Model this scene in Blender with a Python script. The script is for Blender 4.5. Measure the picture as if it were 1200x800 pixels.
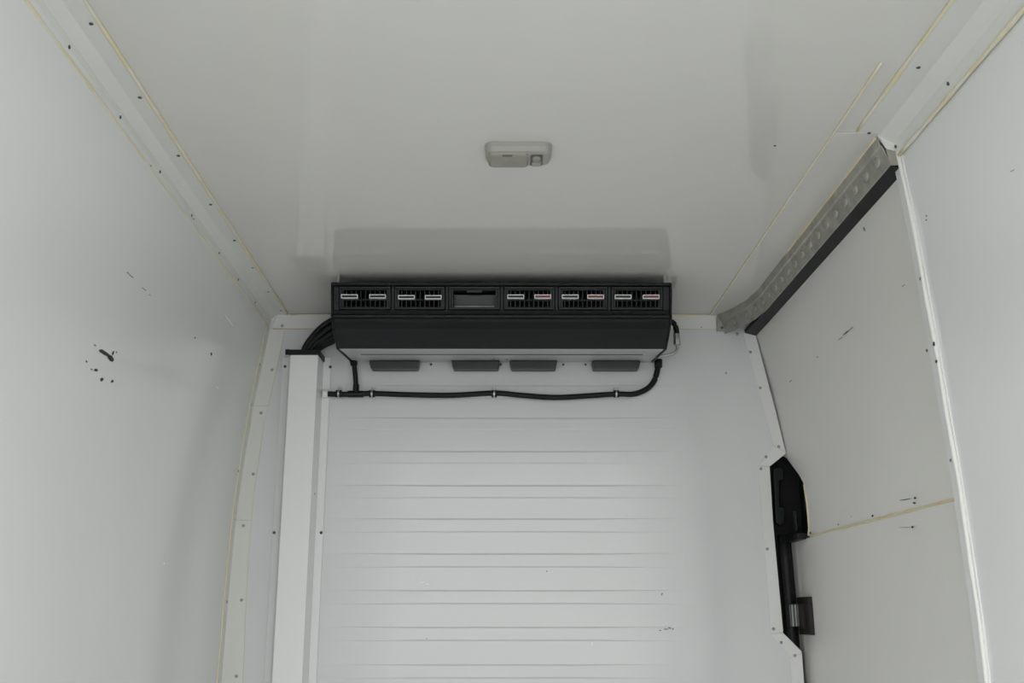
import bpy, bmesh, math, random
from mathutils import Vector, Matrix
random.seed(7)
for o in list(bpy.data.objects): bpy.data.objects.remove(o)
S = bpy.context.scene
COL = S.collection
H = 1.0                      # eye height above the load floor; all z below are given relative to the eye
F, PITCH, CX = 1207.0, math.atan(318/1207.0), 595.0

# ---------------------------------------------------------------- camera, sky, light, exposure
cam = bpy.data.cameras.new('camera'); cam.lens = 36*F/1200; cam.sensor_width = 36; cam.clip_start = .02
co = bpy.data.objects.new('camera', cam); COL.objects.link(co)
co.location = (0, 0, H); co.rotation_euler = (math.pi/2+PITCH, 0, -math.atan(5/F)); S.camera = co

w = bpy.data.worlds.new('overcast'); S.world = w; w.use_nodes = True
nt = w.node_tree; bg = nt.nodes['Background']
tc = nt.nodes.new('ShaderNodeTexCoord'); sx = nt.nodes.new('ShaderNodeSeparateXYZ')
rp = nt.nodes.new('ShaderNodeValToRGB')
nt.links.new(tc.outputs['Generated'], sx.inputs[0]); nt.links.new(sx.outputs['Z'], rp.inputs[0])
rp.color_ramp.elements[0].position = 0; rp.color_ramp.elements[0].color = (.87, .865, .85, 1)
rp.color_ramp.elements[1].position = 1; rp.color_ramp.elements[1].color = (.77, .83, .89, 1)
nt.links.new(rp.outputs[0], bg.inputs[0]); bg.inputs[1].default_value = 1.0

pl = bpy.data.lights.new('rear_door_portal', 'AREA'); pl.shape = 'RECTANGLE'; pl.size = 1.66; pl.size_y = 1.9
pl.cycles.is_portal = True
po = bpy.data.objects.new('rear_door_portal', pl); COL.objects.link(po)
po.location = (0, .08, .97); po.rotation_euler = (math.pi/2, 0, 0)

S.view_settings.view_transform = 'Standard'; S.view_settings.look = 'None'
S.view_settings.gamma = 1; S.view_settings.use_curve_mapping = False
S.view_settings.exposure = 1.93

# ---------------------------------------------------------------- materials
def mat(name, col, rough=.5, metal=0, bump=0, bscale=40, var=0, vscale=3, rvar=0, col2=None, thr=None, coat=0):
    m = bpy.data.materials.new(name); m.use_nodes = True
    n = m.node_tree.nodes; l = m.node_tree.links; b = n['Principled BSDF']
    b.inputs['Base Color'].default_value = (*col, 1); b.inputs['Roughness'].default_value = rough
    b.inputs['Metallic'].default_value = metal; b.inputs['Coat Weight'].default_value = coat
    if name.startswith(('black_', 'lock_')): b.inputs['Specular IOR Level'].default_value = .3
    t = n.new('ShaderNodeTexCoord')
    if var or col2:
        no = n.new('ShaderNodeTexNoise'); no.inputs['Scale'].default_value = vscale; no.inputs['Detail'].default_value = 6
        l.new(t.outputs['Object'], no.inputs['Vector'])
        r = n.new('ShaderNodeValToRGB'); l.new(no.outputs['Fac'], r.inputs[0])
        lo, hi = thr or (.3, .7)
        r.color_ramp.elements[0].position = lo; r.color_ramp.elements[1].position = hi
        c2 = col2 or tuple(c*(1-var) for c in col)
        r.color_ramp.elements[0].color = (*c2, 1); r.color_ramp.elements[1].color = (*col, 1)
        l.new(r.outputs[0], b.inputs['Base Color'])
    if rvar:
        n2 = n.new('ShaderNodeTexNoise'); n2.inputs['Scale'].default_value = vscale*1.7; n2.inputs['Detail'].default_value = 4
        l.new(t.outputs['Object'], n2.inputs['Vector'])
        mr = n.new('ShaderNodeMapRange'); mr.inputs['To Min'].default_value = rough-rvar; mr.inputs['To Max'].default_value = rough+rvar
        l.new(n2.outputs['Fac'], mr.inputs['Value']); l.new(mr.outputs[0], b.inputs['Roughness'])
    if bump:
        n3 = n.new('ShaderNodeTexNoise'); n3.inputs['Scale'].default_value = bscale; n3.inputs['Detail'].default_value = 3
        l.new(t.outputs['Object'], n3.inputs['Vector'])
        bp = n.new('ShaderNodeBump'); bp.inputs['Strength'].default_value = bump; bp.inputs['Distance'].default_value = .01
        l.new(n3.outputs['Fac'], bp.inputs['Height']); l.new(bp.outputs[0], b.inputs['Normal'])
    return m
M = dict(
    wall=mat('wall_lining', (.875, .885, .875), .17, bump=.05, bscale=2.2, var=.04, vscale=2, rvar=.06),
    ceil=mat('ceiling_lining', (.755, .74, .70), .06, bump=.05, bscale=2.2, var=.04, vscale=2, rvar=.03),
    bulk=mat('bulkhead_paint', (.75, .76, .765), .13, bump=.05, bscale=2, var=.03, vscale=3, rvar=.05),
    door=mat('door_lining', (.83, .82, .775), .34, bump=.03, bscale=3, var=.04, vscale=2),
    trim=mat('trim_plastic', (.82, .82, .78), .35, var=.05, vscale=5),
    trimw=mat('trim_white', (.85, .85, .83), .33, var=.03, vscale=5),
    duct=mat('duct_pvc', (.91, .91, .91), .30, var=.02, vscale=4),
    glue=mat('sealant_yellow', (.80, .62, .30), .5, vscale=9, col2=(.80, .76, .60), thr=(.35, .62)),
    glue2=mat('sealant_pale', (.82, .74, .48), .5, vscale=7, col2=(.83, .81, .72), thr=(.35, .6)),
    rope=mat('sealant_white', (.88, .88, .83), .4, vscale=14, col2=(.80, .62, .38), thr=(.25, .34)),
    black=mat('black_plastic', (.006, .010, .010), .42, bump=.12, bscale=500, var=.2, vscale=8),
    black2=mat('black_gloss', (.004, .006, .006), .32, var=.2, vscale=8),
    void=mat('dark_interior', (.005, .006, .005), .8, var=.2),
    rubber=mat('black_rubber', (.008, .009, .009), .5, bump=.1, bscale=200, var=.2, vscale=10),
    grey=mat('grey_underside', (.52, .52, .52), .4, var=.08, vscale=6),
    foot=mat('dark_grey_steel', (.060, .060, .062), .45, var=.1, vscale=20),
    white=mat('slider_white', (.93, .93, .90), .35, var=.03),
    red=mat('slider_red', (.20, .012, .015), .4, var=.1),
    metal=mat('zinc', (.55, .55, .53), .38, metal=.8, var=.2, vscale=30),
    galv=mat('galvanised', (.50, .49, .43), .42, metal=.3, bump=.25, bscale=60, var=.35, vscale=25, rvar=.1),
    screw=mat('screw_head', (.40, .40, .39), .35, metal=.7, var=.2, vscale=60),
    screwd=mat('screw_head_dark', (.10, .10, .10), .4, metal=.4, var=.2, vscale=60),
    lens=mat('lamp_lens', (.34, .32, .265), .25, bump=.2, bscale=90, var=.08, vscale=30),
    lampb=mat('lamp_body', (.38, .375, .34), .35, var=.04),
    lampd=mat('lamp_recess', (.13, .12, .10), .5, var=.2),
    scuff=mat('scuff_black', (.045, .05, .05), .7, var=.4, vscale=60),
    scuffg=mat('scuff_grey', (.25, .26, .25), .7, var=.4, vscale=60),
    chip=mat('paint_chip', (.95, .95, .95), .5, var=.03),
    brown=mat('lock_brown', (.022, .019, .016), .6, var=.2, vscale=20, bump=.1, bscale=90),
    floor=mat('floor_coating', (.78, .78, .76), .45, bump=.1, bscale=40, var=.25, vscale=6),
    asph=mat('concrete', (.42, .42, .41), .9, bump=.3, bscale=60, var=.25, vscale=20),
)

# ---------------------------------------------------------------- helpers
def finish(o, parent, kind=None, label=None, cat=None, group=None):
    if parent is not None: o.parent = parent
    COL.objects.link(o)
    if kind: o['kind'] = kind
    if label: o['label'] = label
    if cat: o['category'] = cat
    if group: o['group'] = group
    return o
def wloc(p):
    v = Vector((0, 0, 0))
    while p is not None: v += p.location; p = p.parent
    return v
def obj(name, bm, m, parent=None, smooth=False, bevel=0, seg=2, **k):
    """verts are eye-relative; they are lifted by H and the origin goes to the base centre"""
    for v in bm.verts: v.co.z += H
    xs = [v.co.x for v in bm.verts]; ys = [v.co.y for v in bm.verts]; zs = [v.co.z for v in bm.verts]
    org = Vector(((min(xs)+max(xs))/2, (min(ys)+max(ys))/2, min(zs)))
    for v in bm.verts: v.co -= org
    bmesh.ops.recalc_face_normals(bm, faces=bm.faces)
    me = bpy.data.meshes.new(name); bm.to_mesh(me); bm.free()
    if isinstance(m, (list, tuple)):
        for q in m: me.materials.append(q)
    else: me.materials.append(m)
    if smooth:
        for p in me.polygons: p.use_smooth = True
    o = bpy.data.objects.new(name, me); o.location = org - wloc(parent)
    if bevel:
        b = o.modifiers.new('bevel', 'BEVEL'); b.width = bevel; b.segments = seg; b.limit_method = 'ANGLE'; b.angle_limit = .6
        b.harden_normals = False
    return finish(o, parent, **k)
def empty(name, loc, label, cat, group=None, kind=None):
    o = bpy.data.objects.new(name, None); o.empty_display_size = .1
    o.location = (loc[0], loc[1], loc[2]+H)
    return finish(o, None, kind, label, cat, group)
def box(x0, x1, y0, y1, z0, z1, bm=None):
    bm = bm or bmesh.new()
    v = [bm.verts.new(c) for c in ((x0,y0,z0),(x1,y0,z0),(x1,y1,z0),(x0,y1,z0),(x0,y0,z1),(x1,y0,z1),(x1,y1,z1),(x0,y1,z1))]
    for f in ((0,1,2,3),(4,7,6,5),(0,4,5,1),(1,5,6,2),(2,6,7,3),(3,7,4,0)): bm.faces.new([v[i] for i in f])
    return bm
def loft(rings, bm=None, caps=True, closed=True):
    bm = bm or bmesh.new()
    R = [[bm.verts.new(p) for p in r] for r in rings]; n = len(rings[0])
    for a, b in zip(R, R[1:]):
        for i in range(n if closed else n-1):
            j = (i+1) % n; bm.faces.new((a[i], a[j], b[j], b[i]))
    if caps: bm.faces.new(R[0]); bm.faces.new(R[-1][::-1])
    return bm
def tube(pts, r, n=12, bm=None, sq=1.0, up=Vector((0,0,1)), jit=0):
    pts = [Vector(p) for p in pts]; rings = []
    for i, p in enumerate(pts):
        t = (pts[min(i+1, len(pts)-1)] - pts[max(i-1, 0)]).normalized()
        u = up if abs(t.dot(up)) < .95 else Vector((0,1,0))
        a = t.cross(u).normalized(); b = t.cross(a).normalized()
        rr = (r[i] if isinstance(r, (list, tuple)) else r)*(1+random.uniform(-jit, jit))
        rings.append([p + a*math.cos(2*math.pi*k/n)*rr + b*math.sin(2*math.pi*k/n)*rr*sq for k in range(n)])
    return loft(rings, bm)
def curve(ctrl, n=10):
    """Catmull-Rom through points"""
    c = [Vector(p) for p in ctrl]; c = [2*c[0]-c[1]]+c+[2*c[-1]-c[-2]]; out = []
    for i in range(1, len(c)-2):
        for k in range(n):
            t = k/n; a, b, d, e = c[i-1], c[i], c[i+1], c[i+2]
            out.append(.5*((2*b)+(d-a)*t+(2*a-5*b+4*d-e)*t*t+(-a+3*b-3*d+e)*t**3))
    out.append(c[-2]); return out
def ray(px, py):
    c, s = math.cos(PITCH), math.sin(PITCH)
    return Vector((px-CX, F*c-(400-py)*s, F*s+(400-py)*c))
def onY(px, py, Y): d = ray(px, py); return d*(Y/d.y)
def onZ(px, py, Z): d = ray(px, py); return d*(Z/d.z)
def onS(px, py, fx):
    """point of a side lining x = fx(y, z) seen at that pixel"""
    d = ray(px, py); lo, hi = .2, 6.0
    for _ in range(50):
        m_ = (lo+hi)/2; p = d*(m_/d.y)
        if abs(p.x) < abs(fx(p.y, p.z)): lo = m_
        else: hi = m_
    return p
def interp(tab, z):
    tab = sorted(tab)
    if z <= tab[0][0]: return tab[0][1]
    for (a, b), (c, d) in zip(tab, tab[1:]):
        if z <= c: return b+(d-b)*(z-a)/(c-a)
    return tab[-1][1]
D, ZC, ZF, YR = 3.2, .934, -1.0, .10     # bulkhead, ceiling, load floor, rear opening

def plateY(poly, y0, y1):
    bm = bmesh.new()
    a = [bm.verts.new((p[0], y0, p[1])) for p in poly]; b = [bm.verts.new((p[0], y1, p[1])) for p in poly]
    bm.faces.new(a); bm.faces.new(b[::-1]); n = len(a)
    for i in range(n): j = (i+1) % n; bm.faces.new((a[i], b[i], b[j], a[j]))
    return bm
def pz(pxs, Y=D): return [(p.x, p.z) for p in (onY(x, y, Y) for x, y in pxs)]

# screw heads: one shared dome
def dome(r, h, n=10):
    bm = bmesh.new(); rings = []
    for q in range(4):
        a = q/3*math.pi/2*.85; rings.append([(r*math.cos(a)*math.cos(2*math.pi*k/n), r*math.cos(a)*math.sin(2*math.pi*k/n), h*math.sin(a)) for k in range(n)])
    loft(rings, bm); return bm
def screwmesh(m):
    bm = dome(.0048, .0028); box(-.003, .003, -.0005, .0005, .0022, .0030, bm)
    me = bpy.data.meshes.new('screw'); bm.to_mesh(me); bm.free(); me.materials.append(m); return me
SC, SD = screwmesh(M['screw']), screwmesh(M['screwd'])
def screw(p, nrm, parent, dark=False, s=1):
    o = bpy.data.objects.new('screw', SD if dark else SC)
    o.location = Vector((p[0], p[1], p[2]+H)) - wloc(parent)
    o.rotation_euler = Vector(nrm).to_track_quat('Z', 'Y').to_euler(); o.scale = (s, s, s)
    return finish(o, parent)
def bead(name, pts, r, m, parent, sq=1, jit=.25, step=.04):
    out = []
    for a, b in zip(pts, pts[1:]):
        a = Vector(a); b = Vector(b); n = max(1, int((b-a).length/step)); out += [a.lerp(b, i/n) for i in range(n)]
    out.append(Vector(pts[-1]))
    return obj(name, tube(out, r, 8, jit=jit, sq=sq), m, parent, smooth=True)
def mark(pts, m, parent, name='scuff_mark'):
    """a thin smear of rubbed-off rubber lying on a lining"""
    bm = bmesh.new(); bm.faces.new([bm.verts.new(p) for p in pts]); return obj(name, bm, m, parent)
def blob(c, L, W, ang, proj, m, parent, name='scuff_mark'):
    n = 9; pts = []
    for k in range(n):
        a = 2*math.pi*k/n; r = random.uniform(.65, 1.15)
        u, v = L*math.cos(a)*r, W*math.sin(a)*r
        pts.append(proj(c[0]+u*math.cos(ang)-v*math.sin(ang), c[1]+u*math.sin(ang)+v*math.cos(ang)))
    return mark(pts, m, parent, name)

# ---------------------------------------------------------------- floor, ceiling, side walls
obj('floor', box(-.9, .97, YR, D+.15, ZF-.03, ZF), M['floor'], kind='structure')
ceiling = obj('ceiling', box(-.92, .99, YR, D+.15, ZC, ZC+.02), M['ceil'], kind='structure')

LP = [(.91, .764), (.82, .776), (.639, .803), (.45, .822), (.302, .834), (.1, .841), (-.142, .845), (-1, .848)]
def lx(y, z): return -(interp(LP, z) - .025*(D-y))
RP = [(.91, .786), (.70, .806), (.5, .820), (.25, .836), (0, .846), (-1, .850)]
def rx(y, z): return interp(RP, z)
DP = [(.866, .800), (.78, .820), (.68, .842), (.485, .872), (.25, .887), (0, .893), (-1, .895)]
def dx(y, z): return interp(DP, z)

def smoothz(z0, z1, n=26): return [z0+(z1-z0)*i/n for i in range(n+1)]
def sheet(fx, ya, yb, zs, th, sgn, ny=6):
    """curved lining: inner face at fx, thickness outboard; ya/yb may be functions of z"""
    bm = bmesh.new(); G = []
    for off in (0, th*sgn):
        g = []
        for z in zs:
            a = ya(z) if callable(ya) else ya; b = yb(z) if callable(yb) else yb
            g.append([bm.verts.new((fx(a+(b-a)*j/ny, z)+off, a+(b-a)*j/ny, z)) for j in range(ny+1)])
        G.append(g)
    nz = len(zs)
    for g in G:
        for i in range(nz-1):
            for j in range(ny): bm.faces.new((g[i][j], g[i][j+1], g[i+1][j+1], g[i+1][j]))
    for i in range(nz-1):
        for j in (0, ny): bm.faces.new((G[0][i][j], G[0][i+1][j], G[1][i+1][j], G[1][i][j]))
    for j in range(ny):
        for i in (0, nz-1): bm.faces.new((G[0][i][j], G[0][i][j+1], G[1][i][j+1], G[1][i][j]))
    return bm
def shade_auto(o):
    for p in o.data.polygons: p.use_smooth = True
    e = o.modifiers.new('split', 'EDGE_SPLIT'); e.split_angle = .6
wall_left = obj('wall_left', sheet(lx, YR, D, smoothz(ZF, .9335), .03, -1), M['wall'], kind='structure'); shade_auto(wall_left)
YP = 1.90
wall_right = obj('wall_right', sheet(rx, YR, YP, smoothz(ZF, .9335), .03, 1), M['wall'], kind='structure'); shade_auto(wall_right)
# outer skin behind the sliding door, so that the body is closed
obj('wall_outer', box(.955, .975, YP-.02, D+.15, ZF, ZC), M['void'], kind='structure')
obj('wall_outer', box(.86, .955, YP-.03, YP-.01, ZF, ZC), M['void'], kind='structure')
obj('wall_outer', box(-.95, .975, D+.13, D+.15, ZF, ZC+.02), M['void'], kind='structure')
obj('ground_outside', box(-12, 12, -16, YR-.05, ZF-.62, ZF-.6), M['asph'], kind='structure')

# ---------------------------------------------------------------- corner covings (trim_1 left, trim_2 right)
def extr(profile, y0, y1, shear=0, n=8):
    """profile [(x,z)...] closed, extruded along y"""
    return loft([[(x+shear*(D-y), y, z) for x, z in profile] for y in [y0+(y1-y0)*i/n for i in range(n+1)]])
t1 = obj('trim_1', extr([(-.712,.934),(-.712,.9315),(-.745,.9305),(-.764,.914),(-.770,.888),(-.7725,.888),(-.775,.93),(-.76,.934)], YR, D-.001, .025), M['trim'], kind='structure')
t2 = obj('trim_2', extr([(.700,.934),(.700,.9315),(.748,.9305),(.776,.914),(.7845,.888),(.788,.888),(.792,.93),(.775,.934)], YR, YP, 0), M['trim'], kind='structure')
bead('sealant_bead', [(-.711+.025*(D-YR), YR, .932), (-.711, D-.01, .932)], .0040, M['glue2'], t1)
bead('sealant_bead', [(-.770+.025*(D-YR), YR, .887), (-.770, D-.01, .887)], .0040, M['glue2'], t1)
bead('sealant_bead', [(.699, YR, .932), (.699, YP-.02, .932)], .0040, M['glue2'], t2)
bead('sealant_bead', [(.7835, YR, .887), (.7835, YP, .887)], .0040, M['glue2'], t2)
for x, y in ((106,29),(165,115),(210,183),(248,240),(276,282),(298,314),(315,342),(332,364)):
    p = onZ(x, y, .9305); p.x = -.724+.025*(D-p.y); screw(p, (0,0,-1), t1, dark=y < 300, s=.8)
for x, y in ((74,55),(136,137),(184,201),(223,252),(255,296),(278,327),(299,354)):
    p = onZ(x, y, .905); screw((-.7675+.025*(D-p.y), p.y, .903), (1,0,-.3), t1, dark=True, s=.9)
for x, y in ((1066,78),(1012,155)):
    p = onZ(x, y, .9305); screw((.724, p.y, .9305), (0,0,-1), t2, dark=True, s=.8)
for x, y in ((1101,97),(1038,171)):
    p = onZ(x, y, .905); screw((.7785, p.y, .905), (-1,0,-.4), t2, dark=True, s=.8)

# panel over the sliding door track (trim_3)
t3 = obj('trim_3', box(.655, .745, YP-.01, D-.002, .9305, .934), M['ceil'], kind='structure', bevel=.001)
bead('sealant_bead', [(.6545, 1.62, .9325), (.6545, D-.01, .9325)], .0024, M['glue2'], t3)
bead('sealant_bead', [(.7455, YP+.01, .932), (.7455, 2.62, .932)], .0036, M['glue'], t3)
p = onZ(908, 170, ZC); screw((p.x, p.y, ZC), (0,0,-1), ceiling, dark=True, s=.6)

# ---------------------------------------------------------------- bulkhead
left_edge = [(lx(D, z)-.004, z) for z in smoothz(ZF, .905, 16)]
right_px = [(882,379),(909,480),(921,530),(902,546),(906,612),(918,741),(940,763)]
rp_ = pz(right_px); right_edge = rp_ + [(rp_[-1][0]+.004, ZF)]
outline = left_edge + [(-.745, ZC), (.770, ZC)] + right_edge
wf = obj('wall_front', plateY(outline, D, D+.006), M['bulk'], kind='structure')
# pressed ribs
def zof(py): return onY(600, py, D).z
pairs = [(453,464),(491,502),(530,541.5),(570,582),(609,622),(650,663),(693,706),(736,749),(780,793)]
zr = [(zof(a), zof(b)) for a, b in pairs]
dz = zr[-2][0]-zr[-1][0]
while zr[-1][1]-dz > ZF+.08: zr.append((zr[-1][0]-dz, zr[-1][1]-dz))
for za, zb in zr:
    x0, x1 = -.565, onY(800+random.uniform(-12, 12), 600, D).x; h = .0019; e = .005
    bm = bmesh.new()
    o_ = [bm.verts.new(c) for c in ((x0,D,zb-e),(x1,D,zb-e),(x1,D,za+e),(x0,D,za+e))]
    i_ = [bm.verts.new(c) for c in ((x0+.30,D-h,zb),(x1-.30,D-h,zb),(x1-.30,D-h,za),(x0+.30,D-h,za))]
    bm.faces.new(i_)
    for k in range(4): j = (k+1) % 4; bm.faces.new((o_[k], o_[j], i_[j], i_[k]))
    obj('pressed_rib', bm, M['bulk'], wf, bevel=.003)
# marks on the bulkhead
PF = lambda x, y: onY(x, y, D-.0035)
for c, L, W, a, m in (((494,682),5,1.2,.1,'chip'),((500,684),2.5,.9,.3,'chip'),((489,680.5),1.5,.6,.2,'chip'),
                     ((781,737),3,.8,0,'scuffg'),((785,735.5),2,1,.4,'scuffg'),((774,738.5),1.4,.7,0,'scuff'),((789,737),1,1.5,.2,'scuffg'),
                     ((776,696),.7,2,.5,'scuffg'),((641,669),.7,1.2,0,'scuffg'),((851,437),1,1.6,0,'scuffg'),((694,754),1,2,0,'chip'),((500,748),1,.5,0,'scuffg')):
    blob(c, L, W, a, PF, M[m], wf)

# strips round the bulkhead: trim_4 head strip, trim_5 left upright, trim_6 right upright
y0, y1 = D-.0030, D-.0002
t4 = empty('trim_4', (0, D-.002, .88), None, None, kind='structure')
hs = [(-.745,.929),(.680,.929),(.690,.884),(-.745,.884)]
obj('strip', plateY([(-.742,.931),(-.30,.931),(-.30,.886),(-.760,.886)], y0, y1), M['trimw'], t4)
obj('strip', plateY([(-.298,.931),(.685,.931),(.690,.886),(-.298,.886)], y0, y1), M['trimw'], t4)
bead('sealant_bead', [(-.70, D-.004, .931), (.68, D-.004, .931)], .0026, M['glue2'], t4)
bead('sealant_bead', [(-.755, D-.002, .885), (-.56, D-.002, .885)], .0018, M['glue'], t4)
bead('sealant_bead', [(.53, D-.002, .885), (.69, D-.002, .885)], .0014, M['glue2'], t4)
screw(onY(331, 382, y0), (0,-1,0), t4); screw(onY(822, 383, y0), (0,-1,0), t4, s=.5)

t5 = empty('trim_5', (-.80, D-.002, ZF), None, None, kind='structure')
inner = [(.884, onY(334,392,D).x), (.70, onY(320,452,D).x), (.584, onY(310,493,D).x), (.35, onY(297,584,D).x), (.10, onY(289.5,680,D).x), (-.18, onY(285,794,D).x), (-1, onY(284,800,D).x)]
def strip5(za, zb):
    zs = smoothz(za, zb, 6)
    return plateY([(lx(D, z)+.001, z) for z in zs]+[(interp(inner, z), z) for z in zs[::-1]], y0, y1)
def leg5(za, zb): return sheet(lambda y, z: lx(y, z)+.0016, D-.048, D-.0005, smoothz(za, zb, 6), .0014, -1, 1)
cuts = [.884, zof(476), zof(609.5), -.45, ZF]
for a, b in zip(cuts, cuts[1:]):
    obj('strip', strip5(b+.0015, a-.0015), M['trim'], t5)
    l5 = obj('strip_flange', leg5(b+.0015, a-.0015), M['trim'], t5)
bead('sealant_bead', [(lx(D-.05, z)+.001, D-.05, z) for z in smoothz(ZF+.01, .88, 16)], .0022, M['glue2'], t5)
bead('sealant_bead', [(interp(inner, z), D-.001, z) for z in smoothz(-.7, .87, 16)], .0016, M['glue2'], t5)
for x, y in ((319,433.5),(306,484),(297,555.5),(285.6,616),(283.5,703),(277.5,792)): screw(onY(x, y, y0), (0,-1,0), t5, s=1)
for x, y in ((304,427),(279,552),(266,705)):
    p = onS(x, y, lambda yy, z: lx(yy, z)+.002); screw((p.x+.001, min(p.y, D-.012), p.z), (1,0,0), t5)

t6 = empty('trim_6', (.85, D-.002, ZF), None, None, kind='structure')
bot = pz([(927,790)])[0][0]
polys = [pz([(882,380),(921,530),(906.5,521),(871,391)]), pz([(921,531),(902.5,546),(889,545),(906,522)]),
         pz([(902,547),(906,612),(918,740),(903.5,742),(889,547)]), pz([(918,742),(940,764),(926.5,770),(904,743)]),
         [pz([(940,765)])[0], (rp_[-1][0]+.004, ZF), (bot, ZF), pz([(926.5,771)])[0]]]
for q in polys: obj('strip', plateY(q, y0, y1), M['trimw'], t6)
for x, y in ((864,391),(879.5,412),(891,454),(913,523),(898,535),(892,549),(899.5,643),(907,736.6),(916,752.6),(932,768)):
    screw(onY(x, y, y0), (0,-1,0), t6)

# ---------------------------------------------------------------- sliding door (door_1)
door = empty('door_1', (.89, 2.6, ZF), None, None, kind='structure')
def cut(z):
    return interp([(-1,3.31),(.209,3.31),(.211,3.262),(.216,3.09),(.233,3.068),(.311,3.055),(.369,3.060),(.40,3.095),(.468,3.205),(.50,3.31),(.9,3.31)], z)
zs_up = [.2195,.225,.233,.26,.311,.34,.369,.385,.40,.434,.468,.50,.55,.6,.65,.7,.75,.8,.835,.866]
up = obj('door_panel', sheet(dx, YP+.01, cut, zs_up, .004, 1), M['door'], door); shade_auto(up)
lo = obj('door_panel', sheet(dx, YP+.01, 3.31, smoothz(ZF, .217, 12), .004, 1), M['door'], door); shade_auto(lo)
bead('sealant_bead', [(dx(0,.218)-.001, YP+.03, .218), (dx(0,.218)-.001, 3.06, .218)], .0032, M['glue'], door)
bead('sealant_bead', [(dx(0,z)-.001, cut(z)-.001, z) for z in (.222,.24,.28,.311,.34,.369)], .0026, M['glue'], door, jit=.1)
# recessed handle
hx = .925
rec = obj('handle_recess', box(hx, hx+.006, 3.03, 3.31, .18, .52), M['black'], door)
box_rim = sheet(lambda y, z: dx(y, z)+.001, lambda z: cut(z)-.002, lambda z: cut(z)+.006, [.2195,.233,.27,.311,.34,.369,.385,.40,.434,.468,.50], .05, 1, 1)
obj('recess_rim', box_rim, M['black2'], rec)
obj('recess_rim', box(dx(0,.22), hx, 3.07, 3.31, .214, .2195), M['black2'], rec)
obj('grip_rib', loft([[(.915, 3.085, z), (.885+.01*abs(z-.33)/.1, 3.10, z), (.889+.01*abs(z-.33)/.1, 3.115, z), (.918, 3.12, z)] for z in (.25,.28,.33,.38,.41)]), M['black2'], rec, bevel=.003)
obj('pull_lever', plateY(pz([(906,549),(913,546),(919,549),(919,562),(914,564),(914.5,593),(920,594),(920,613),(914,616),(909,611)], 3.24), 3.235, 3.25), M['black'], rec, bevel=.004, seg=3)
obj('pull_lever', loft([[(.868,3.16,z),(.876,3.15,z),(.884,3.17,z),(.876,3.18,z)] for z in (.24,.27,.30)]), M['black'], rec, bevel=.003)
# bottom shelf of the recess
obj('recess_sill', box(.862, .925, 3.105, 3.30, .212, .232), M['rubber'], rec, bevel=.004)
# lock at the front edge of the door
lk = obj('door_lock', loft([[(dx(0,z)+.004, 3.105, z), (dx(0,z)-.012, 3.108, z), (dx(0,z)-.014, 3.225, z), (dx(0,z)+.004, 3.235, z)] for z in (-.062,-.05,.035,.046)]), M['brown'], door, bevel=.003)
obj('lock_face', box(.870, .8805, 3.145, 3.185, -.045, .028), M['brown'], lk, bevel=.002)
lb = obj('latch_block', box(.845, .885, 3.19, 3.235, -.040, .026), M['foot'], lk, bevel=.004)
for k in range(3): obj('latch_rib', box(.852+.009*k, .855+.009*k, 3.184, 3.192, -.038, .024), M['grey'], lk)
# marks on the door lining
PD = lambda x, y: onS(x, y, lambda a, b: dx(a, b)-.0022)
for c, L, W, a, m in (((992,389),5,.7,-.7,'scuff'),((985,396),4,.5,-.6,'scuffg'),((998,384),3,.5,-.8,'scuffg'),((1013,268),1,2.5,-.4,'scuffg'),
                     ((958,418),1.5,.8,0,'scuffg'),((1061,585),8,.6,-.15,'scuff'),((1073,583),2,1.4,0,'scuff'),((1072,589),2,1.2,0,'scuff'),
                     ((1063,617.5),8,.4,-.02,'scuffg'),((1070,617),1.5,1.5,0,'scuff'),((1023,604),1.5,1.5,0,'scuff'),((983,614),1.2,1.2,0,'scuffg'),
                     ((950,624),1.2,1.5,0,'scuff'),((998,605),.6,.6,0,'scuffg'),((927,446),3,.5,-.7,'scuffg'),((1059,334),3,.5,-.7,'scuffg')):
    blob(c, L, W, a, PD, M[m], door)

# rubber seal at the front jamb and over the door
js = empty('door_seal', (.86, 3.25, ZF), 'black rubber door seal in the gap beside the front bulkhead', 'seal')
obj('seal_tube', tube([(interp(DP, z)-.030, 3.250, z) for z in smoothz(ZF+.01, .235, 18)], .017, 12), M['rubber'], js, smooth=True)
obj('seal_backing', loft([[(interp(DP, z)-.055, 3.275, z), (.95, 3.275, z), (.95, 3.30, z), (interp(DP, z)-.055, 3.30, z)] for z in smoothz(ZF, .868, 12)]), M['void'], js)
obj('seal_head', box(.775, .955, YP+.004, 3.30, .884, .890), M['void'], js)
obj('seal_lip', loft([[(x0_, y_, .871), (x0_+.034, y_, .8625), (x0_+.038, y_, .884), (x0_, y_, .884)] for y_, x0_ in ((YP+.01,.768),(2.5,.768),(3.0,.768),(3.19,.764),(3.27,.758))]), M['rubber'], js)

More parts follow.
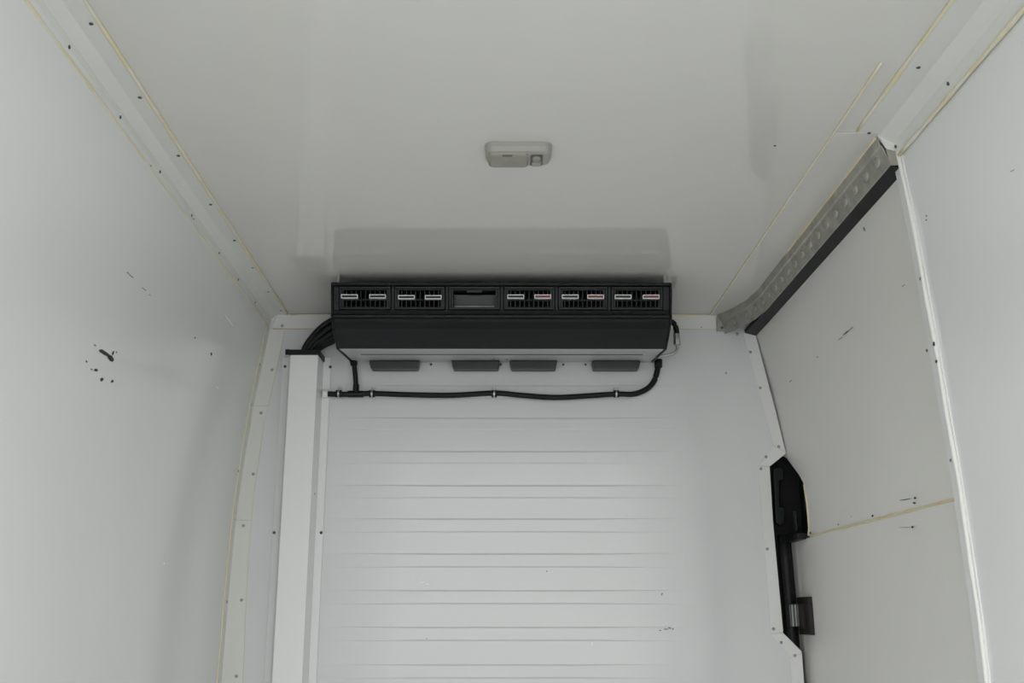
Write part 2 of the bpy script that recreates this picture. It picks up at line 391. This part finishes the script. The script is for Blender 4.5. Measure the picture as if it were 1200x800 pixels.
# ---------------------------------------------------------------- door track
trk = empty('door_track', (.755, 2.5, .87), 'galvanised steel sliding door track with row of pressed dimples under ceiling', 'rail')
path = [(YP+.005,.745),(2.3,.745),(2.7,.745),(2.93,.744),(3.03,.733),(3.12,.708),(3.192,.676)]
def trackring(y, x, k=1): return [(x+a, y, z) for a, z in ((0,.934),(.003,.911),(.007,.9085),(.019,.877),(.0205,.868),(.023,.868),(.0215,.878),(.0095,.9105),(.0055,.9125),(.0025,.934))]
obj('track_channel', loft([trackring(y, x) for y, x in path]), M['galv'], trk)
bend = [(path[0])]+path[1:]
yy = YP+.05
while yy < 3.17:
    x = interp([(a, b) for a, b in path], yy)
    bm = bmesh.new(); n = 10
    c = Vector((x+.0128, yy, .893)); ax = Vector((0,1,0)); az = Vector((.010,0,-.033)).normalized(); nn = Vector((-.033,0,-.010)).normalized()
    rings = []
    for q in range(4):
        a = q/3*math.pi/2*.9
        rings.append([c+ax*.017*math.cos(a)*math.cos(2*math.pi*k/n)+az*.012*math.cos(a)*math.sin(2*math.pi*k/n)+nn*(.0055*math.sin(a)-.0005) for k in range(n)])
    loft(rings, bm); obj('dimple', bm, M['galv'], trk, smooth=True); yy += .0695
obj('track_end_plate', plateY([(.760,.900),(.7875,.894),(.7875,.867),(.7645,.867)], YP+.0005, YP+.003), M['galv'], trk)
obj('end_plate', plateY([(.7445,.9335),(.7885,.9335),(.7885,.8945),(.762,.901)], YP+.0002, YP+.004), M['trim'], t2)
obj('track_end_bracket', plateY([(.672,.922),(.702,.914),(.702,.872),(.678,.878)], D-.014, D-.011), M['galv'], trk)
obj('track_end_bracket', box(.672, .675, D-.03, D-.0025, .876, .922), M['galv'], trk)
screw((.688, D-.0145, .886), (0,-1,0), trk, dark=True, s=.9)

# ---------------------------------------------------------------- pillar edge (trim_7)
t7 = empty('trim_7', (.83, YP, ZF), None, None, kind='structure')
o = obj('pillar_flange', sheet(lambda y, z: rx(y, z)-.003, YP-.008, YP+.034, smoothz(ZF, .90, 22), .004, 1, 1), M['trimw'], t7); shade_auto(o)
bead('sealant_bead', [(rx(0, z)-.005, YP-.001+.0015*math.sin(z*23), z) for z in smoothz(ZF+.01, .905, 60)], .0042, M['rope'], t7, jit=.15)
for x, y in ((1079,326),(1087,410),(1098,423),(1115,539)):
    p = onS(x, y, lambda a, b: rx(a, b)-.0045); screw(p, (-1,0,0), t7, dark=y in (423,410), s=.7)
PR = lambda x, y: onS(x, y, lambda a, b: rx(a, b)-.0095 if a > YP-.01 else rx(a, b)-.0006)
for c, L, W, a, m in (((1095,402),1.5,3,0,'scuff'),((1098,423),1.3,2.4,0,'scuff')): blob(c, L, W, a, PR, M[m], t7)
for c, L, W, a, m in (((1086,252),1,1.3,0,'scuffg'),((1086,257),1,1.3,0,'scuffg'),((1187,199),4,.6,-.5,'scuffg')): blob(c, L, W, a, PR, M[m], wall_right)

# marks on the left wall
PL = lambda x, y: onS(x, y, lambda a, b: abs(lx(a, b))-.0006)
def PL(x, y):
    p = onS(x, y, lambda a, b: abs(lx(a, b))-.0006); return p
for c, L, W, a, m in (((123,414),9,2.3,.6,'scuff'),((131,420),6,3.2,.9,'scuff'),((133,414),1,3,.2,'scuff'),((137,413),1,1.5,0,'scuffg'),
                     ((113,434),2.5,2.2,.4,'scuff'),((108,433),1.5,.8,.6,'scuff'),((120,445),2.2,2.6,.2,'scuff'),((132,447),1.6,2.2,.6,'scuff'),
                     ((102,424),1.4,1.4,0,'scuff'),((112,405),2,1,.6,'scuffg'),((153,323),5,.8,.7,'scuffg'),((169,339),4,.6,.7,'scuffg'),
                     ((150,320),1,1,0,'scuff'),((176,346),1.5,.5,.7,'scuffg'),((248,415),1.2,2.4,0,'scuff'),((229,396),1,1.6,.4,'scuffg'),
                     ((255,454),3,.6,.8,'chip'),((268,375),10,.5,.95,'chip'),((177,195),1,1,0,'scuffg'),((193,660),.8,2,0,'chip'),((227,257),1,1.5,0,'scuffg')):
    blob(c, L, W, a, PL, M[m], wall_left)
for c, L, W, a, m in (((1066,78),1,1,0,'scuffg'),((250,240),3,1.2,.2,'chip')): pass

# ---------------------------------------------------------------- evaporator (air conditioning unit)
ac = empty('air_conditioner', (0, 3.03, .76), 'long black air conditioning unit with six vents under the ceiling', 'air conditioner')
WL, WR = -.495, .459
def fy(z): return 2.780+(.907-z)*.27               # the face leans back slightly
zt, zb_ = .8939, .831
def prismx(prof, x0, x1): return loft([[(x0, y, z) for y, z in prof], [(x1, y, z) for y, z in prof]])
top = [(3.196,.907),(2.786,.907),(2.778,.905),(2.778,.898),(fy(zt)+.004,zt),(2.858,zt),(2.858,.897),(3.196,.897)]
low = [(2.858,zb_),(fy(zb_)+.002,zb_),(fy(.825),.825),(2.801,.8174),(2.7955,.8135),(2.7975,.8076),(2.807,.8057),(2.809,.8018),(2.8077,.7979),(2.829,.7833),(2.8725,.7628),(2.9105,.7462),(2.9165,.7447),(2.9165,.749),(2.858,.780)]
obj('top_cover', prismx(top, WL, WR), M['black'], ac, bevel=.0025)
obj('front_cover', prismx(low, WL, WR), M['black'], ac, bevel=.0018)
obj('bottom_panel', prismx([(2.9145,.7437),(2.955,.7475),(2.957,.7492),(3.196,.774),(3.196,.778),(2.9145,.749)], WL+.004, WR-.004), M['grey'], ac, bevel=.001)
obj('bottom_seam', box(WL+.05, WR-.05, 3.020, 3.025, .7545, .762), M['foot'], ac)
endp = [(3.197,.908),(2.786,.908),(2.778,.904),(2.779,.878),(2.801,.8174),(2.7955,.8115),(2.807,.7979),(2.8725,.7618),(2.9165,.7433),(3.197,.772)]
for xa in (WL+.006, WR-.014): obj('hanging_bracket', box(xa, xa+.008, 2.80, 2.83, .906, ZC), M['lampb'], ac, bevel=.001)
for xa in (WL-.006, WR): obj('end_cap', prismx(endp, xa, xa+.006), M['black'], ac, bevel=.003)
obj('back_box', box(WL, WR, 2.859, 3.19, .782, .895), M['void'], ac)
FX = 2.792/1155
cells = [(397,458),(462,521.5),(525.5,586),(590,650),(654,712),(716,777)]
ex = [(a-CX)*FX for a, b in cells], [(b-CX)*FX for a, b in cells]
edges = [(WL, ex[0][0])]+[(ex[1][i], ex[0][i+1]) for i in range(5)]+[(ex[1][5], WR)]
def face(x0, x1, z0, z1, d0, d1, bm=None):
    """slab on the leaning front face, d = distance behind the face"""
    return loft([[(x, fy(z)+d, z) for z, d in ((z0,d0),(z1,d0),(z1,d1),(z0,d1))] for x in (x0, x1)], bm)
for a, b in edges: obj('mullion', face(a, b, zb_-.001, zt+.001, .002, .06), M['black'], ac, bevel=.0015)
for i, (x0, x1) in enumerate(zip(*ex)):
    v = bmesh.new(); z0, z1 = zb_+.0005, zt-.0005; x0 += .001; x1 -= .001
    e = .0055
    for q in ((x0,x1,z1-e,z1),(x0,x1,z0,z0+e),(x0,x0+e,z0+e,z1-e),(x1-e,x1,z0+e,z1-e)): face(*q, -.001, .02, v)
    vt = obj('air_vent', v, M['black2'], ac, bevel=.001)
    a0, a1, b0, b1 = x0+.012, x1-.012, z0+.008, z1-.008
    v = bmesh.new()
    for q in ((x0+e,x1-e,b1,z1-e),(x0+e,x1-e,z0+e,b0),(x0+e,a0,b0,b1),(a1,x1-e,b0,b1)): face(*q, .004, .022, v)
    obj('inner_frame', v, M['black'], vt)
    if i == 2:      # the open cell without louvres
        obj('cell_back', face(a0, a1, b0, b1, .050, .052), M['foot'], vt)
        obj('cell_floor', face(a0, a1, b0-.002, b0+.002, .012, .05), M['foot'], vt)
        obj('metal_bar', face(a0+.004, a1-.004, b0+.003, b0+.0055, .016, .020), M['galv'], vt)
        obj('latch_tab', face((a0+a1)/2-.022, (a0+a1)/2+.022, b1-.006, b1+.004, .006, .012), M['black2'], vt, bevel=.001)
        continue
    n = 9
    for k in range(n):
        xc = a0+(a1-a0)*(k+.5)/n
        obj('louvre', loft([[(xc-.0012, fy(z)+.014, z), (xc+.0012, fy(z)+.014, z), (xc+.0052, fy(z)+.036, z), (xc+.0028, fy(z)+.036, z)] for z in (b0, b1)]), M['black2'], vt)
    obj('cross_bar', face(a0, a1, (b0+b1)/2-.0035, (b0+b1)/2-.001, .012, .016), M['black'], vt)
    obj('centre_wheel', face((a0+a1)/2-.010, (a0+a1)/2+.010, (b0+b1)/2-.006, (b0+b1)/2+.001, .006, .014), M['black'], vt, bevel=.003)
    zc = (b0+b1)/2+.004-(.002 if i == 1 else 0)
    for s, xc in ((-1, a0+.021), (1, a1-.021)):
        if i == 0: xc -= .004*(1 if s > 0 else 1)
        hw, hh, t = .0235, .0052, .0018
        v = bmesh.new()
        for q in ((xc-hw,xc+hw,zc+hh-t,zc+hh),(xc-hw,xc+hw,zc-hh,zc-hh+t),(xc-hw,xc-hw+t,zc-hh+t,zc+hh-t),(xc+hw-t,xc+hw,zc-hh+t,zc+hh-t)): face(*q, -.003, .006, v)
        sl = obj('slider', v, M['white'], vt)
        obj('slider_insert', face(xc-hw+t, xc+hw-t, zc-hh+t, zc+hh-t, -.001, .006), M['red'] if (s > 0 and i > 2) else M['black2'], vt)
# brackets under the unit on the bulkhead
for a, b in ((433,492),(529,586),(597,653),(693,750)):
    xa, xb = (a-CX)/1176*3.17, (b-CX)/1176*3.17
    obj('mounting_foot', loft([[(xa+i_, y, z) , (xb-i_, y, z), (xb-i_-k_, y, z-.026), (xa+i_+k_, y, z-.026)] for y, z, i_, k_ in ((3.150,.768,0,.006),(3.194,.768,0,.006))]), M['foot'], ac, bevel=.003)
for a, b in ((505,427),(587,427),(660,427),(686,427)): screw(onY(a, b, D-.001), (0,-1,0), ac, dark=True, s=.8)
screw(onZ(578, 420, .769), (0,0,-1), ac, dark=True, s=1.2); screw(onZ(594, 420, .769), (0,0,-1), ac, dark=True, s=1.2)

# ---------------------------------------------------------------- drain hose with clamps
dh = empty('drain_hose', (0, 3.18, .65), 'black drain hose clipped along the bulkhead beneath the air conditioning unit', 'hose')
hp = [onY(x, y, 3.180) for x, y in ((384,461.5),(397,462),(417,462),(436,461),(480,462.5),(530,463),(579,460.5),(610,463),(650,465.5),(690,463.5),(722,461.5),(742,461.5),(757,456),(766,447),(770,435),(771.5,424))]
obj('hose', tube(curve(hp, 6), .0088, 12), M['rubber'], dh, smooth=True)
vp = [onY(414.5, 423, 3.17), onY(416, 436, 3.178), onY(417, 450, 3.18), onY(417, 460, 3.18)]
obj('riser_hose', tube(curve(vp, 6), .0078, 12), M['rubber'], dh, smooth=True)
T = onY(417, 461.7, 3.18)
obj('tee_fitting', tube([T+Vector((-.025,0,0)), T+Vector((.025,0,0))], .0108, 14, tube([T, T+Vector((0,0,.03))], .0098, 14)), M['black2'], dh)
obj('hose_cuff', tube([onY(414, 421, 3.165), onY(415, 428, 3.172)], .0115, 14), M['rubber'], dh, smooth=True)
obj('hose_cuff', tube([onY(771.5, 421, 3.18), onY(771.5, 430, 3.18)], .0125, 14), M['rubber'], dh, smooth=True)
e0 = onY(383, 461.5, 3.180)
obj('end_plug', tube([e0+Vector((-.012,0,0)), e0+Vector((.004,0,0))], .0125, 14), M['white'], dh, smooth=False)
for x in (397, 436, 579, 722):
    c = onY(x, 461.3, 3.180)
    cl = obj('hose_clip', tube([c+Vector((-.0085,0,0)), c+Vector((.0085,0,0))], .0118, 16), M['rubber'], dh)
    obj('clip_band', tube([c+Vector((-.0025,0,0)), c+Vector((.0025,0,0))], .0124, 16), M['metal'], cl)
    obj('clip_tab', box(c.x-.006, c.x+.006, D-.006, D-.0035, c.z, c.z+.024), M['metal'], cl, bevel=.001)
    obj('clip_screw', tube([(c.x, D-.012, c.z+.018), (c.x, D-.005, c.z+.018)], .0052, 8), M['screw'], cl)

# ---------------------------------------------------------------- refrigerant hose on the right
rh = empty('refrigerant_hose', (.53, 3.1, .77), 'short black hose with metal fitting curling round right end of the unit', 'hose')
Yh = 3.10
obj('hose', tube(curve([onY(766,373,Yh), onY(780,374.5,Yh), onY(789,378,Yh), onY(792.5,386,Yh), onY(793,394,Yh)], 6), .0085, 12), M['rubber'], rh, smooth=True)
f0, f1, f2 = onY(792.7,391,Yh), onY(793.3,398,Yh), onY(793.5,404,Yh)
obj('crimp_fitting', tube([f0, f1], .0098, 12), M['metal'], rh)
obj('hex_nut', tube([f1, f2], .0105, 6), M['metal'], rh)
obj('metal_pipe', tube(curve([f2, onY(793.5,409,Yh), onY(790,413.5,Yh), onY(783,415.5,Yh), onY(768,418,Yh)], 6), .0048, 10), M['metal'], rh, smooth=True)

# ---------------------------------------------------------------- cable duct and cables on the left
XA, XB, YD = -.674, -.588, 3.100; zd = onY(360, 411, YD).z
cd = empty('cable_duct', (-.63, 3.15, ZF), 'tall white plastic cable duct screwed to the bulkhead left of the unit', 'cable duct')
def chan(x0, x1, yf, yb_, t): return [(x0,yb_),(x0,yf),(x1,yf),(x1,yb_),(x1-t,yb_),(x1-t,yf+t),(x0+t,yf+t),(x0+t,yb_)]
obj('duct_body', loft([[(x, y, z) for x, y in chan(XA, XB, YD, D-.002, .003)] for z in (ZF+.002, zd)]), M['duct'], cd, bevel=.0012)
for a, b in ((XA-.044, XA), (XB, XB+.024)):
    fl = obj('duct_flange', loft([[(a, D-.0052, z), (b, D-.0052, z), (b, D-.0025, z), (a, D-.0025, z)] for z in (ZF+.002, zd+.002)]), M['duct'], cd, bevel=.0008)
for x, y in ((334,429.5),(387,430),(321.5,624),(376.6,624)): screw(onY(x, y, D-.0055), (0,-1,0), cd, dark=True, s=1)
p = onS(364, 549, lambda a, b: abs(XB)); screw((XB+.0005, p.y if YD < p.y < D else 3.15, .35), (1,0,0), cd, dark=True, s=.5)
obj('duct_shadow_strip', box(XA-.0055, XA-.0002, YD+.004, YD+.016, ZF+.002, zd-.015), M['grey'], cd, bevel=.001)  # shadow line put in as a grey strip along the duct's left edge
capr = lambda g: chan(XA-g, XB+g, YD-g, D-.006, .003+2*g)
obj('edge_trim', loft([[(x, y, z) for x, y in capr(.004)] for z in (zd-.014, zd+.003)]), M['rubber'], cd, bevel=.001)
obj('edge_trim', box(XA-.016, XA-.003, YD-.004, YD+.004, zd-.013, zd+.004), M['rubber'], cd, bevel=.001)

cb = empty('cable_bundle', (-.59, 3.13, zd-.1), 'bundle of black cables arching from the duct top to the unit', 'cables')
for k in range(9):
    u = k/8; j = (k % 3)
    x0 = XA+.030+.040*u; ys = 3.125+.022*j
    ct = [(x0, ys, zd-.09), (x0+.002, ys, zd-.01), (x0+.004+.012*(1-u), ys-.003, zd+.030*(1-u*.3)), (-.590+.040*u, ys-.012, zd+.075-.028*u), (-.545+.022*u, ys-.02, zd+.104-.042*u), (-.488, ys-.03, zd+.122-.05*u)]
    obj('cable', tube(curve(ct, 6), .0098 if k % 2 else .0085, 10), M['rubber'], cb, smooth=True)

# ---------------------------------------------------------------- ceiling lamp
cl = empty('ceiling_lamp', (.0216, 1.975, ZC-.026), 'small beige interior light with switch on the white ceiling', 'lamp')
def rrect(x0, x1, y0, y1, r, z, n=5):
    out = []
    for cx_, cy_, a0 in ((x1-r,y1-r,0),(x0+r,y1-r,90),(x0+r,y0+r,180),(x1-r,y0+r,270)):
        for k in range(n+1):
            a = math.radians(a0+90*k/n); out.append((cx_+r*math.cos(a), cy_+r*math.sin(a), z))
    return out
lx0, lx1, ly0, ly1 = -.047, .090, 1.938, 2.014
obj('lamp_body', loft([rrect(lx0-.001,lx1+.001,ly0-.001,ly1+.001,.018,ZC), rrect(lx0,lx1,ly0,ly1,.018,ZC-.010), rrect(lx0+.004,lx1-.004,ly0+.004,ly1-.003,.016,ZC-.019), rrect(lx0+.009,lx1-.009,ly0+.009,ly1-.006,.013,ZC-.021)]), M['lampb'], cl, smooth=False, bevel=.001)
obj('lamp_lens', loft([rrect(lx0+.006,lx0+.090,ly0+.008,ly1-.003,.009,ZC-.018), rrect(lx0+.007,lx0+.089,ly0+.009,ly1-.004,.009,ZC-.024), rrect(lx0+.012,lx0+.085,ly0+.014,ly1-.008,.007,ZC-.0265)]), M['lens'], cl, bevel=.001)
obj('lens_catch', box(lx0+.035, lx0+.056, ly0+.010, ly0+.014, ZC-.0272, ZC-.022), M['lampd'], cl, bevel=.0006)
sr = obj('switch_recess', loft([rrect(lx0+.0935,lx0+.119,ly0+.016,ly1-.005,.005,ZC-.0205), rrect(lx0+.0935,lx0+.119,ly0+.016,ly1-.005,.005,ZC-.0216)]), M['lampd'], cl)
obj('switch_button', tube([(lx0+.106, ly0+.032, ZC-.020), (lx0+.106, ly0+.032, ZC-.026)], [.0095,.0085], 16), M['lens'], cl, bevel=.001)
obj('switch_rocker', loft([rrect(lx0+.096,lx0+.117,ly0+.050,ly1-.007,.003,ZC-.021), rrect(lx0+.097,lx0+.116,ly0+.051,ly1-.008,.003,ZC-.0245)]), M['lampb'], cl)
